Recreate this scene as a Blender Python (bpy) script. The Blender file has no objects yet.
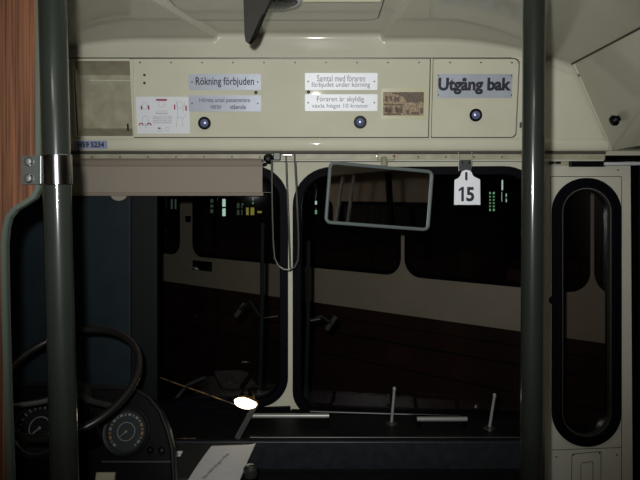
import bpy, bmesh, math, random
from mathutils import Vector, Matrix
from mathutils.geometry import delaunay_2d_cdt
random.seed(7)
PI = math.pi
scene = bpy.context.scene
C = scene.collection

# ------------------------------------------------------------ camera, world, light, exposure
F, HX, HY, CZ = 620.0, 320.0, 197.0, 1.65
cam_d = bpy.data.cameras.new('camera'); cam = bpy.data.objects.new('camera', cam_d); C.objects.link(cam)
cam.location = (0, 0, CZ); cam.rotation_euler = (PI/2, 0, 0)
cam_d.sensor_width = 36; cam_d.lens = 36*F/640; cam_d.shift_y = -43/640; cam_d.clip_start = 0.02
scene.camera = cam
w = bpy.data.worlds.new('night'); scene.world = w; w.use_nodes = True
w.node_tree.nodes['Background'].inputs[0].default_value = (0.5, 0.7, 1, 1)
w.node_tree.nodes['Background'].inputs[1].default_value = 0.0012
scene.view_settings.view_transform = 'Standard'; scene.view_settings.look = 'None'
scene.view_settings.gamma = 1; scene.view_settings.exposure = 0.0
scene.view_settings.use_curve_mapping = False
# the camera's flash, just left of and above the lens
ld = bpy.data.lights.new('camera_flash', 'SPOT'); ld.energy = 98; ld.spot_size = math.radians(88); ld.spot_blend = 1.0
ld.shadow_soft_size = 0.008
lo = bpy.data.objects.new('camera_flash', ld); C.objects.link(lo)
lo.location = (-0.026, 0.0, CZ + 0.035)
lo.rotation_euler = Vector((0.02, 1.0, 0.12)).to_track_quat('-Z', 'Y').to_euler()
# fill light added behind the camera to brighten the saloon in the mirror
ad = bpy.data.lights.new('rear_fill_light', 'AREA'); ad.energy = 4.5; ad.size = 0.5; ad.color = (1, .93, .8)
ao = bpy.data.objects.new('rear_fill_light', ad); C.objects.link(ao); ao.location = (-0.1, -1.1, 2.1)

# ------------------------------------------------------------ materials
def mat(name, col, rough=0.5, metal=0.0, spec=0.5, coat=0.0, noise=None, bump=None, emit=None, coat_rough=0.05):
    m = bpy.data.materials.new(name); m.use_nodes = True
    nt = m.node_tree; b = nt.nodes['Principled BSDF']
    b.inputs['Base Color'].default_value = (*col, 1); b.inputs['Roughness'].default_value = rough
    b.inputs['Metallic'].default_value = metal; b.inputs['Specular IOR Level'].default_value = spec
    b.inputs['Coat Weight'].default_value = coat; b.inputs['Coat Roughness'].default_value = coat_rough
    tc = nt.nodes.new('ShaderNodeTexCoord')
    if noise:
        col2, sc, detail = noise
        n = nt.nodes.new('ShaderNodeTexNoise'); n.inputs['Scale'].default_value = sc; n.inputs['Detail'].default_value = detail
        r = nt.nodes.new('ShaderNodeValToRGB'); r.color_ramp.elements[0].position = .35; r.color_ramp.elements[1].position = .7
        r.color_ramp.elements[0].color = (*col2, 1); r.color_ramp.elements[1].color = (*col, 1)
        nt.links.new(tc.outputs['Object'], n.inputs['Vector']); nt.links.new(n.outputs['Fac'], r.inputs['Fac'])
        nt.links.new(r.outputs['Color'], b.inputs['Base Color'])
    if bump:
        sc, st = bump
        n = nt.nodes.new('ShaderNodeTexNoise'); n.inputs['Scale'].default_value = sc; n.inputs['Detail'].default_value = 4
        bp = nt.nodes.new('ShaderNodeBump'); bp.inputs['Strength'].default_value = st; bp.inputs['Distance'].default_value = .002
        nt.links.new(tc.outputs['Object'], n.inputs['Vector']); nt.links.new(n.outputs['Fac'], bp.inputs['Height'])
        nt.links.new(bp.outputs['Normal'], b.inputs['Normal'])
    if emit:
        b.inputs['Emission Color'].default_value = (*emit[0], 1); b.inputs['Emission Strength'].default_value = emit[1]
    return m

def glass_mat(name, tint=(1, 1, 1), f0=.045):
    m = bpy.data.materials.new(name); m.use_nodes = True; nt = m.node_tree; nt.nodes.clear()
    o = nt.nodes.new('ShaderNodeOutputMaterial'); mx = nt.nodes.new('ShaderNodeMixShader')
    t = nt.nodes.new('ShaderNodeBsdfTransparent'); t.inputs[0].default_value = (*tint, 1)
    g = nt.nodes.new('ShaderNodeBsdfGlossy'); g.inputs['Roughness'].default_value = 0.02
    lw = nt.nodes.new('ShaderNodeLayerWeight'); lw.inputs['Blend'].default_value = .5
    p = nt.nodes.new('ShaderNodeMath'); p.operation = 'POWER'; p.inputs[1].default_value = 5
    a = nt.nodes.new('ShaderNodeMath'); a.operation = 'ADD'; a.inputs[1].default_value = f0; a.use_clamp = True
    nt.links.new(lw.outputs['Facing'], p.inputs[0]); nt.links.new(p.outputs[0], a.inputs[0])
    nt.links.new(a.outputs[0], mx.inputs[0]); nt.links.new(t.outputs[0], mx.inputs[1]); nt.links.new(g.outputs[0], mx.inputs[2])
    nt.links.new(mx.outputs[0], o.inputs[0])
    return m

def wood_mat():
    m = mat('wood_laminate', (.05, .02, .01), .5, spec=.2)
    nt = m.node_tree; b = nt.nodes['Principled BSDF']
    tc = nt.nodes.new('ShaderNodeTexCoord'); mp = nt.nodes.new('ShaderNodeMapping')
    mp.inputs['Scale'].default_value = (330, 330, 4.5)
    n = nt.nodes.new('ShaderNodeTexNoise'); n.inputs['Scale'].default_value = 1; n.inputs['Detail'].default_value = 5; n.inputs['Distortion'].default_value = .4
    r = nt.nodes.new('ShaderNodeValToRGB'); r.color_ramp.elements[0].position = .36; r.color_ramp.elements[1].position = .64
    r.color_ramp.elements[0].color = (.025, .0098, .0045, 1); r.color_ramp.elements[1].color = (.080, .033, .015, 1)
    nt.links.new(tc.outputs['Object'], mp.inputs[0]); nt.links.new(mp.outputs[0], n.inputs['Vector'])
    nt.links.new(n.outputs['Fac'], r.inputs['Fac']); nt.links.new(r.outputs['Color'], b.inputs['Base Color'])
    return m

M = dict(
 cream=mat('cream_enamel', (.56, .55, .425), .55, spec=.15, noise=((.52, .51, .39), 6, 3), coat=.35, coat_rough=.035),
 ceil=mat('cream_ceiling_enamel', (.49, .475, .375), .5, spec=.25, noise=((.45, .435, .34), 3, 3), coat=.8, coat_rough=.08),
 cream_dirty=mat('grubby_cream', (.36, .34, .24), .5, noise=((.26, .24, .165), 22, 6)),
 white_paint=mat('off_white_door_paint', (.50, .49, .40), .5, spec=.2, noise=((.45, .44, .36), 7, 4)),
 seam=mat('seam_shadow_gap', (.05, .045, .035), .7),
 rubber=mat('black_rubber', (.0022, .0022, .004), .55, spec=.04),
 black=mat('black_enamel', (.0012, .0012, .0012), .4, spec=.12),
 dash=mat('dash_black', (.006, .006, .006), .5, spec=.2, bump=(300, .2), noise=((.0035, .0035, .0035), 30, 4)),
 dashface=mat('dash_slate_vinyl', (.020, .024, .030), .42, spec=.3, noise=((.012, .014, .018), 40, 5)),
 console=mat('console_charcoal', (.028, .028, .025), .6, spec=.3, noise=((.021, .021, .019), 60, 4)),
 pole=mat('green_grey_pole_paint', (.0095, .0115, .0090), .4, coat=1.0, spec=.05, coat_rough=.11, noise=((.0078, .0095, .0075), 14, 4)),
 chrome=mat('chrome', (.42, .42, .43), .12, 1.0),
 steel=mat('brushed_steel', (.4, .4, .38), .35, 1.0),
 dullsteel=mat('dull_grey_steel', (.05, .055, .05), .4, .5),
 alu=mat('sign_aluminium', (.37, .40, .46), .42, .15, noise=((.33, .36, .41), 20, 2)),
 ink=mat('black_ink', (.006, .006, .02), .6),
 inkgrey=mat('faded_grey_ink', (.16, .16, .2), .7),
 lineink=mat('pale_line_ink', (.36, .37, .36), .8),
 paper=mat('white_paper', (.72, .72, .74), .8, noise=((.67, .67, .69), 30, 3)),
 bluepaper=mat('pale_notice_paper', (.66, .68, .70), .5),
 red=mat('dark_red_print', (.30, .012, .06), .6),
 plate=mat('white_enamel_plate', (.80, .83, .86), .4),
 tape=mat('blue_label_tape', (.24, .28, .40), .5),
 plastic=mat('yellowed_plastic_sleeve', (.50, .49, .31), .3, coat=.4),
 sepia=mat('sepia_paper', (.44, .35, .22), .7, noise=((.20, .14, .09), 160, 3)),
 sepia_d=mat('sepia_dark_ink', (.095, .07, .055), .7, noise=((.16, .12, .085), 180, 2)),
 blindcloth=mat('taupe_blind_cloth', (.24, .21, .165), .85, bump=(700, .3)),
 blindroll=mat('taupe_blind_roll', (.20, .165, .125), .8),
 maroon=mat('maroon_coach_paint', (.060, .023, .020), .4, spec=.3, noise=((.034, .016, .013), 3, 4)),
 coachcream=mat('coach_cream_paint', (.62, .49, .37), .5, noise=((.55, .44, .33), 4, 4)),
 wallcream=mat('saloon_beige_laminate', (.42, .33, .25), .5, noise=((.37, .29, .22), 4, 4)),
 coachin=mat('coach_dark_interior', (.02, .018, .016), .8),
 bluepanel=mat('blue_grey_panel', (.0105, .0185, .0225), .6, noise=((.0075, .0135, .0165), 14, 6), spec=.15),
 tealdark=mat('dark_teal_post', (.0042, .006, .0062), .6, spec=.15),
 asphalt=mat('depot_concrete', (.06, .06, .055), .8, noise=((.04, .04, .037), 8, 5)),
 hall=mat('depot_wall_paint', (.04, .04, .04), .9, noise=((.03, .03, .03), 4, 3)),
 floor=mat('rubber_floor', (.03, .03, .03), .6, bump=(200, .4)),
 brass=mat('amber_brass_streak', (.30, .17, .05), .35, .7, noise=((.03, .02, .01), 40, 1)),  # amber also stands for reflected streaks; dark noise breaks them up
 wood=wood_mat(),
 edge=mat('grey_green_edge_trim', (.040, .050, .040), .4, .2),
 mirror=mat('mirror_silver', (.85, .85, .85), .02, 1.0),
 mframe=mat('grey_mirror_frame', (.10, .125, .12), .5, spec=.3),
 visor=mat('dark_grey_bracket_paint', (.0115, .0105, .0085), .5, spec=.2),
 mesh=mat('black_perforated_metal', (.03, .03, .03), .25, .8, bump=(900, 1.0)),
 gaugeface=mat('gauge_black', (.004, .005, .005), .5, spec=.2),
 gaugeblue=mat('gauge_blue_grey', (.013, .019, .019), .6, spec=.2),
 orange=mat('orange_tick', (.17, .09, .02), .5),
 mark=mat('pale_tick', (.13, .135, .12), .5),
 yellow=mat('yellow_lens', (.22, .22, .03), .4),
 wheel=mat('dark_bakelite', (.008, .0075, .007), .35, spec=.3),
 curtain=mat('dark_red_seat_cloth', (.08, .015, .015), .9),
 diffuser=mat('diffuser_added_glow', (.80, .78, .55), .5, emit=((1, .95, .65), .12)),  # unlit lamp panel; faint emission added to brighten it
 spotglow=mat('added_spot_glow', (1, 1, .9), .4, emit=((1.0, .90, .62), 7.0)),  # emission put in for a bright spot of unknown source
 litgreen=mat('lit_window_green', (.1, .1, .1), .5, emit=((.5, .95, .55), .5)),
 leversteel=mat('satin_lever_steel', (.34, .35, .32), .35, .35), capblue=mat('blue_chrome_cap', (.22, .25, .42), .25, .5),
 whitebar=mat('bright_zinc', (.5, .52, .52), .4, .2),
 litwhite=mat('lit_window_pale', (.1, .1, .1), .5, emit=((.75, 1.0, .85), .9)),
 lityellow=mat('lit_window_yellow', (.1, .1, .1), .5, emit=((.85, .68, .14), .35)),
 litdim=mat('lit_window_dim', (.1, .1, .1), .5, emit=((.35, .5, .38), .12)),
 glass=glass_mat('window_glass', (.93, .95, .94), .018), doorglass=glass_mat('smoked_door_glass', (.80, .80, .78), .02), coachglass=glass_mat('coach_window_glass', (.8, .84, .82), .05),
)

# ------------------------------------------------------------ helpers
class Fr:                                   # a flat working frame: origin, U, V, N (N faces the viewer)
    def __init__(s, O, U, V):
        s.O = Vector(O); s.U = Vector(U).normalized(); s.V = Vector(V).normalized(); s.N = s.U.cross(s.V).normalized()
    def p(s, u, v, w_=0): return s.O + s.U*u + s.V*v + s.N*w_
    def px(s, x, y):                        # which point of this surface the photograph shows there
        d = Vector(((x-HX)/F, 1, (HY-y)/F)); c = Vector((0, 0, CZ))
        t = (s.O - c).dot(s.N)/d.dot(s.N); q = c + d*t - s.O
        return (q.dot(s.U), q.dot(s.V))
def FY(Y): return Fr((0, Y, 0), (1, 0, 0), (0, 0, 1))
def P(x, y, Y): return Vector(((x-HX)/F*Y, Y, CZ + (HY-y)/F*Y))
FLOORF = lambda z: Fr((0, 0, z), (1, 0, 0), (0, 1, 0))

def link(name, me, m, parent=None, smooth=False):
    o = bpy.data.objects.new(name, me); C.objects.link(o)
    if m: me.materials.append(m)
    if parent: o.parent = parent
    for p_ in me.polygons: p_.use_smooth = smooth
    if smooth:
        try: me.set_sharp_from_angle(angle=math.radians(35))
        except Exception: pass
    return o
def tag(o, label, cat, group=None):
    o['label'] = label; o['category'] = cat
    if group: o['group'] = group
    return o
def thing(name, label, cat, loc=(0, 0, 0), group=None):
    o = bpy.data.objects.new(name, None); C.objects.link(o); o.location = loc; o.empty_display_size = .05
    C_inv[o.name] = Matrix.Translation(-Vector(loc))
    return tag(o, label, cat, group)
C_inv = {}
class MB:
    def __init__(s): s.b = bmesh.new()
    def box(s, c, size, fr=None, bev=0.0):
        fr = fr or FY(0)
        mt = Matrix((( fr.U.x, fr.V.x, fr.N.x, 0), (fr.U.y, fr.V.y, fr.N.y, 0), (fr.U.z, fr.V.z, fr.N.z, 0), (0, 0, 0, 1)))
        mt.translation = Vector(c)
        r = bmesh.ops.create_cube(s.b, size=1, matrix=mt @ Matrix.Diagonal((*size, 1)))
        if bev:
            es = list({e for v in r['verts'] for e in v.link_edges})
            bmesh.ops.bevel(s.b, geom=es, offset=bev, segments=2, affect='EDGES', profile=.5)
        return s
    def wbox(s, x0, x1, y0, y1, z0, z1, bev=0.0):
        return s.box(((x0+x1)/2, (y0+y1)/2, (z0+z1)/2), (x1-x0, z1-z0, y1-y0), None, bev)
    def plate(s, outer, holes, fr, w0, w1):     # a flat sheet of real thickness with openings
        def clean(pts):
            out = []
            for q in pts:
                if not out or (Vector(q[:2])-Vector(out[-1])).length > 2e-5: out.append((q[0], q[1]))
            if (Vector(out[0])-Vector(out[-1])).length < 2e-5: out.pop()
            return out
        loops = [clean(l) for l in [outer] + list(holes)]
        vs, es = [], []
        for l in loops:
            k0 = len(vs); vs += [Vector(q) for q in l]; es += [(k0+i, k0+(i+1) % len(l)) for i in range(len(l))]
        ov, oe, of, _, _, _ = delaunay_2d_cdt(vs, es, [], 0, 1e-6)
        def inside(p):
            c_ = False
            for l in loops:
                for i in range(len(l)):
                    (x1, y1), (x2, y2) = l[i-1], l[i]
                    if (y1 > p.y) != (y2 > p.y) and p.x < (x2-x1)*(p.y-y1)/(y2-y1)+x1: c_ = not c_
            return c_
        lo_, hi_ = min(w0, w1), max(w0, w1)
        A = [s.b.verts.new(fr.p(v.x, v.y, hi_)) for v in ov]; B = [s.b.verts.new(fr.p(v.x, v.y, lo_)) for v in ov]
        cnt = {}
        for f in of:
            c_ = sum((ov[i] for i in f), Vector((0, 0)))/len(f)
            if not inside(c_): continue
            s.b.faces.new([A[i] for i in f]); s.b.faces.new([B[i] for i in reversed(f)])
            for i in range(len(f)):
                e_ = (f[i], f[(i+1) % len(f)]); k_ = tuple(sorted(e_)); cnt.setdefault(k_, []).append(e_)
        for k_, l in cnt.items():
            if len(l) == 1:
                i, j = l[0]; s.b.faces.new((A[j], A[i], B[i], B[j]))
        for v in A + B:
            if not v.link_faces: s.b.verts.remove(v)
        return s
    def text(s, body, fr, box, h=.0006, off=.0, w0=.0, sp=1.0):
        cu = bpy.data.curves.new('t', 'FONT'); cu.body = body; cu.size = 1; cu.resolution_u = 3; cu.offset = off; cu.space_character = sp
        o = bpy.data.objects.new('t', cu); me = bpy.data.meshes.new_from_object(o)
        xs = [v.co.x for v in me.vertices]; ys = [v.co.y for v in me.vertices]
        x0, x1, y0, y1 = min(xs), max(xs), min(ys), max(ys); u0, v0, u1, v1 = box
        for v in me.vertices:
            v.co = fr.p(u0 + (v.co.x-x0)/(x1-x0)*(u1-u0), v0 + (v.co.y-y0)/(y1-y0)*(v1-v0), w0)
        tmp = bmesh.new(); tmp.from_mesh(me)
        r = bmesh.ops.extrude_face_region(tmp, geom=tmp.faces[:])
        bmesh.ops.translate(tmp, verts=[g for g in r['geom'] if isinstance(g, bmesh.types.BMVert)], vec=fr.N*h)
        me2 = bpy.data.meshes.new('t2'); tmp.to_mesh(me2); tmp.free(); s.b.from_mesh(me2)
        bpy.data.objects.remove(o); bpy.data.meshes.remove(me); bpy.data.meshes.remove(me2); return s
    def tube(s, pts, r, n=12, cap=True, closed=False):
        pts = [Vector(p_) for p_ in pts]; rs = r if isinstance(r, (list, tuple)) else [r]*len(pts)
        rings = []; L = len(pts); up = None
        for i in range(L):
            if closed: t = (pts[(i+1) % L] - pts[i-1]).normalized()
            else: t = (pts[min(i+1, L-1)] - pts[max(i-1, 0)]).normalized()
            if up is None: up = Vector((0, 0, 1)) if abs(t.z) < .9 else Vector((1, 0, 0))
            a = (up - t*up.dot(t)).normalized(); up = a; b_ = t.cross(a)
            rings.append([s.b.verts.new(pts[i] + (a*math.cos(2*PI*k/n) + b_*math.sin(2*PI*k/n))*rs[i]) for k in range(n)])
        for i in range(L if closed else L-1):
            A, B = rings[i], rings[(i+1) % L]
            for k in range(n): s.b.faces.new((A[k], A[(k+1) % n], B[(k+1) % n], B[k]))
        if cap and not closed: s.b.faces.new(rings[0][::-1]); s.b.faces.new(rings[-1])
        return s
    def lathe(s, prof, O, N, n=32, cap=True):         # prof: (radius, height along N)
        N = Vector(N).normalized(); a = (Vector((0, 0, 1)) if abs(N.z) < .9 else Vector((1, 0, 0))); a = (a - N*a.dot(N)).normalized(); b_ = N.cross(a)
        O = Vector(O); rings = []
        for r, h in prof:
            if r < 1e-6: rings.append([s.b.verts.new(O + N*h)])
            else: rings.append([s.b.verts.new(O + N*h + (a*math.cos(2*PI*k/n) + b_*math.sin(2*PI*k/n))*r) for k in range(n)])
        for A, B in zip(rings, rings[1:]):
            for k in range(n):
                f = [A[k % len(A)], A[(k+1) % len(A)], B[(k+1) % len(B)], B[k % len(B)]]
                f2 = []
                for v in f:
                    if v not in f2: f2.append(v)
                if len(f2) > 2:
                    try: s.b.faces.new(f2)
                    except ValueError: pass
        if cap and len(rings[0]) > 1: s.b.faces.new(rings[0][::-1])
        if cap and len(rings[-1]) > 1: s.b.faces.new(rings[-1])
        return s
    def quad(s, *pts): s.b.faces.new([s.b.verts.new(Vector(p_)) for p_ in pts]); return s
    def prism(s, a, b_):
        A = [s.b.verts.new(Vector(p_)) for p_ in a]; B = [s.b.verts.new(Vector(p_)) for p_ in b_]; n = len(A)
        s.b.faces.new(A); s.b.faces.new(B[::-1])
        for k in range(n): s.b.faces.new((A[k], B[k], B[(k+1) % n], A[(k+1) % n]))
        return s
    def build(s, name, m, parent=None, smooth=False, loc=None):
        bmesh.ops.recalc_face_normals(s.b, faces=s.b.faces[:])
        me = bpy.data.meshes.new(name)
        inv = Vector((0, 0, 0))
        p_ = parent
        while p_ is not None: inv += p_.location; p_ = p_.parent
        if parent is None:                  # origin at the middle of the base
            vs = [v.co for v in s.b.verts]
            inv = Vector(((min(v.x for v in vs)+max(v.x for v in vs))/2, (min(v.y for v in vs)+max(v.y for v in vs))/2, min(v.z for v in vs)))
        bmesh.ops.translate(s.b, verts=s.b.verts[:], vec=-inv)
        s.b.to_mesh(me); s.b.free()
        o = link(name, me, m, parent, smooth)
        if parent is None: o.location = inv
        return o
def rr(u0, v0, u1, v1, r, n=8):
    if isinstance(r, (int, float)): r = [r]*4      # order: bottom-left, bottom-right, top-right, top-left
    pts = []
    for (cu, cv, a0, rad) in ((u0+r[0], v0+r[0], PI, r[0]), (u1-r[1], v0+r[1], 1.5*PI, r[1]), (u1-r[2], v1-r[2], 0, r[2]), (u0+r[3], v1-r[3], .5*PI, r[3])):
        if rad <= 0: pts.append((cu, cv)); continue
        for k in range(n+1):
            a = a0 + k/n*PI/2; pts.append((cu + rad*math.cos(a), cv + rad*math.sin(a)))
    return pts
def rrp(fr, x0, y0, x1, y1, r, n=8):        # rounded rectangle whose corners the photograph shows at these places
    u0, v0 = fr.px(x0, y1); u1, v1 = fr.px(x1, y0); s_ = (u1-u0)/(x1-x0)
    return rr(u0, v0, u1, v1, [q*s_ for q in r] if isinstance(r, (list, tuple)) else r*s_, n)
def grow(pts, d):
    n = len(pts); out = []
    for i in range(n):
        a, b_, c_ = Vector(pts[i-1]), Vector(pts[i]), Vector(pts[(i+1) % n])
        t = (c_-a).normalized(); nn = Vector((t.y, -t.x)); out.append(tuple(b_ + nn*d))
    return out
def bx(fr, x0, y0, x1, y1):
    u0, v0 = fr.px(x0, y1); u1, v1 = fr.px(x1, y0); return (u0, v0, u1, v1)
def struct(o): o['kind'] = 'structure'; return o

# ------------------------------------------------------------ frames
BC = -0.10                                   # middle of the bus
FL = Fr((BC, 2.14, 0), (1, .10, 0), (0, 0, 1))     # left windscreen half
FR = Fr((BC, 2.14, 0), (1, -.10, 0), (0, 0, 1))    # right windscreen half
t9 = math.radians(8.6)
H = Fr((0, 2.0, 1.80), (1, 0, 0), (0, -math.sin(t9), math.cos(t9)))   # header face, leaning towards the saloon
XL, XR = -1.28, 1.10
LW = [(-3.1, .95, -2.15, 1.62), (-2.05, .95, -1.1, 1.62), (-1.0, .95, -.05, 1.62), (.9, 1.0, 1.7, 1.7)]
RW = [(-3.1, .95, -2.0, 1.62), (-1.9, .95, -.9, 1.62), (-.8, .95, .88, 1.62)]

# ------------------------------------------------------------ the room
struct(MB().wbox(XL-.02, XR+.02, -3.2, 2.2, -.05, 0).build('floor', M['floor']))

def ceil_z(x, y):
    a = abs(x - (BC+.0)); z = 2.150
    if a > .45: z -= .085*min(1.4, (a-.45)/.45)**2
    t = max(-.3, min(.45, 1.92 - y)); xl, xr_ = -.325 - .25*t, .19 + .08*t
    e = max(xl - x, x - xr_)/.014; s_ = 1 - min(1, max(0, e)); s_ = s_*s_*(3-2*s_)
    f_ = 1.0; b_ = min(1, max(0, (y+2.6)/.1))
    return z + .016*s_*f_*b_
def add_ceiling():
    bm = bmesh.new(); xs = [XL + (XR-XL)*i/420 for i in range(421)]
    ys = [-3.15 + (1.5+3.15)*i/30 for i in range(30)] + [1.5 + .44*i/90 for i in range(91)]
    g = [[bm.verts.new((x, y, ceil_z(x, y))) for x in xs] for y in ys]
    # fillet down to the header
    for k in range(1, 9):
        a = k/8*PI/2; g.append([bm.verts.new((x, 1.94 + .018*math.sin(a), ceil_z(x, 1.94) - .018*(1-math.cos(a)))) for x in xs])
    g.append([bm.verts.new((x, 1.960, min(ceil_z(x, 1.94)-.03, 2.092))) for x in xs])
    for A, B in zip(g, g[1:]):
        for i in range(len(xs)-1): bm.faces.new((A[i], A[i+1], B[i+1], B[i]))
    me = bpy.data.meshes.new('ceiling'); bm.to_mesh(me); bm.free()
    o = link('ceiling', me, M['ceil'], None, True); struct(o)
    return o
CEIL = add_ceiling()
MB().wbox(XL, XR, -3.15, 2.3, 2.24, 2.27).build('roof_panel', M['ceil'], CEIL)
# hatch in the recess of the ceiling, rounded corners
FC = Fr((0, 0, 2.166), (1, 0, 0), (0, -1, 0))
u0, v0 = FC.px(186, 18.5); u1, _ = FC.px(377, 18.5)
hatch = thing('ceiling_hatch', 'cream ceiling panel with rounded corners set in the middle recess', 'hatch', ((u0+u1)/2, -v0-.4, 2.15))
MB().plate(rr(u0, v0, u1, v0+.9, .03), [], FC, -.002, .004).build('hatch_panel', M['ceil'], hatch)
MB().plate(rr(u0-.004, v0-.012, u1+.004, v0+.904, .036), [rr(u0, v0, u1, v0+.9, .03)], FC, -.002, .002).build('seam', M['seam'], hatch)

# front wall: header bulkhead, windscreen surrounds, apron
wf = struct(MB().wbox(XL, XR, 2.085, 2.13, 1.79, 2.16).build('wall_front', M['cream']))
def holeL(): return rrp(FL, 60, 166, 288, 413, [25, 30, 36, 36], 10)
def holeR(): return rrp(FR, 293, 166, 541, 415, [25, 25, 36, 40], 10)
uL, vL = FL.px(-60, 120); uR, vR = FR.px(546, 120)
MB().plate([(uL, .86), (0, .86), (0, 1.80), (uL, 1.80)], [holeL()], FL, 0, -.03).build('windscreen_surround', M['cream'], wf)
MB().plate([(0, .86), (uR, .86), (uR, 1.80), (0, 1.80)], [holeR()], FR, 0, -.03).build('windscreen_surround', M['cream'], wf)
MB().wbox(XL, XR, 2.1, 2.16, 0, .86).build('apron', M['black'], wf)
# header face panels
u_l, v_b = H.px(-60, 151); u_r, v_t = H.px(570, 57)
for k, (fr, hole, nm) in enumerate(((FL, holeL(), 'window_1'), (FR, holeR(), 'window_2'))):
    wn = struct(MB().plate(hole, [grow(hole, -.027)], fr, .010, -.035).build(nm, M['rubber']))
    MB().plate(grow(hole, -.025), [], fr, -.012, -.016).build('pane', M['glass'], wn)
    MB().plate(grow(hole, -.011), [grow(hole, -.015)], fr, .012, .008).build('seal_bead', M['rubber'], wn, True)

for fr, a_, b_, yy in ((FL, uL, -.002, 408.8), (FR, .002, uR, 412.5)):
    v_ = fr.px(200 if fr is FL else 400, yy)[1]
    MB().plate([(a_, .87), (b_, .87), (b_, v_), (a_, v_)], [], fr, .0005, .014).build('sill_strip', M['rubber'], wf)
# side walls with window openings
def side_wall(name, X, sgn, openings, fr):
    pts = [(-3.2, 0), (2.1, 0), (2.1, 2.15), (-3.2, 2.15)]
    f2 = Fr((X, 0, 0), (0, 1, 0), (0, 0, 1))
    o = MB().plate(pts, [rr(*q, .07) for q in openings], f2, 0, .03*sgn).build(name, M['wallcream']); struct(o)
    return o, f2
wl, fwl = side_wall('wall_left', XL, -1, LW, None)
wr, fwr = side_wall('wall_right', XR, 1, RW, None)
k = 3
for (X, ops) in ((XL-.0, LW), (XR+.0, RW)):
    for q in ops:
        f2 = Fr((X, 0, 0), (0, 1, 0), (0, 0, 1)); s_ = 1 if X > 0 else -1
        wn = struct(MB().plate(rr(*q, .07), [grow(rr(*q, .07), -.025)], f2, -.01*s_, .04*s_).build('window_%d' % k, M['rubber'])); k += 1
        MB().plate(grow(rr(*q, .07), -.02), [], f2, .012*s_, .016*s_).build('pane', M['coachglass'], wn)
MB().wbox(XL+.001, XL+.02, -3.2, .7, .03, .70, .003).build('lower_panel', M['curtain'], wl)
wb = struct(MB().wbox(XL, XR, -3.24, -3.2, 0, 2.15).build('wall_back', M['wallcream']))
# dark rubber-edged doorway beside the door leaf
struct(MB().wbox(P(634, 0, 2.0).x, XR-.002, 1.97, 2.03, 0, 1.775, .004).build('trim_1', M['rubber']))

# sloping valance above the entrance, right-hand side
S0, S1 = Vector((.795, 0, 2.068)), Vector((.935, 0, 1.80))
val = MB()
for (ya, yb) in ((-3.1, 1.99),):
    val.prism([S0+Vector((0, ya, 0)), S1+Vector((0, ya, 0)), (XR-.003, ya, 1.80), (XR-.003, ya, 2.068)], [S0+Vector((0, 1.946, 0)), S1+Vector((0, 1.990, 0)), (XR-.003, 1.990, 1.80), (XR-.003, 1.946, 2.068)])
vt = tag(val.build('entrance_valance', M['ceil']), 'sloping cream box running back from the front corner above the entrance', 'cover')
SV = Fr(S1, (0, -1, 0), (S0-S1)); 
if SV.N.x > 0: SV = Fr(S1, (0, 1, 0), (S0-S1))
MB().tube([S0+Vector((-.003, -3.1, .001)), S0+Vector((-.003, 1.95, .001))], .004, 8).build('edge_line', M['seam'], vt)
MB().tube([S0+Vector((.001, 1.942, 0)), S1+Vector((.001, 1.986, .004))], .005, 10).build('corner_fillet', M['cream'], vt, True)
c = SV.p(*SV.px(619, 118)); MB().lathe([(.009, 0), (.009, .004), (.014, .009), (.017, .016), (.013, .025), (0, .029)], c, SV.N, 20).build('knob', M['black'], vt, True)
c = SV.p(*SV.px(579, 75)); MB().lathe([(.006, 0), (.006, .002), (.003, .004), (0, .0042)], c, SV.N, 14).build('screw', M['steel'], vt, True)
# the same on the driver's side
MB_ = MB(); MB_.prism([(-.985, -3.1, 2.068), (-1.125, -3.1, 1.80), (XL, -3.1, 1.80), (XL, -3.1, 2.068)], [(-.985, .68, 2.068), (-1.125, .68, 1.80), (XL, .68, 1.80), (XL, .68, 2.068)])
tag(MB_.build('window_valance', M['ceil']), 'sloping cream box above the side windows on the driver side', 'cover')

# ------------------------------------------------------------ header cabinet
hc = thing('header_cabinet', 'long cream locker above the windscreen with doors, knobs and open cubby', 'cabinet', (BC, 1.99, 1.80))
# face sheet with cubby opening and door openings
face_out = [H.px(-60, 150.8), H.px(610, 150.5), H.px(594.5, 112), H.px(582, 84), H.px(571, 66), H.px(556, 57), H.px(-60, 57)]
cub = rrp(H, 77, 61, 131, 136, .4, 2)
d1 = rrp(H, 134, 59, 430, 137, .1, 2); d2 = rrp(H, 431.5, 59, 519, 137, [1, 5, 6, 1], 6)
MB().plate(face_out, [cub, rrp(H, 133, 58, 431, 138, .1, 2), rrp(H, 430.8, 58, 520.2, 138, [1, 5, 6, 1], 6)], H, 0, -.012).build('face_sheet', M['cream'], hc)
MB().plate(rrp(H, 132.5, 58, 530, 139, 1), [], H, -.013, -.018).build('door_backing', M['seam'], hc)
door1 = MB().plate(d1, [], H, -.001, -.012).build('door', M['cream'], hc)
door2 = MB().plate(d2, [], H, -.001, -.012).build('door', M['cream'], hc)
def knob(px, py, parent):
    c = H.p(*H.px(px, py))
    kb = MB().lathe([(.0085, -.001), (.0085, .005), (.0195, .007), (.0205, .011), (.018, .013)], c, H.N, 24).build('knob', M['black'], parent, True)
    MB().lathe([(.0140, .012), (.0125, .0165), (.008, .0195), (0, .021)], c, H.N, 24).build('blue_cap', M['capblue'], kb, True)
knob(205, 123, door1); knob(360, 122, door1); knob(475, 115, door2)
for (px, py, dr, r) in ((256, 92.5, door1, .0055), (308.5, 92, door1, .0055), (144.5, 75, door1, .004), (144.5, 83, door1, .004)):
    MB().lathe([(r, -.001), (r, .0015), (r*.6, .003), (0, .0033)], H.p(*H.px(px, py)), H.N, 14).build('stud', M['dullsteel'], dr, True)
c = H.p(*H.px(520.5, 125)); 
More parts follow.
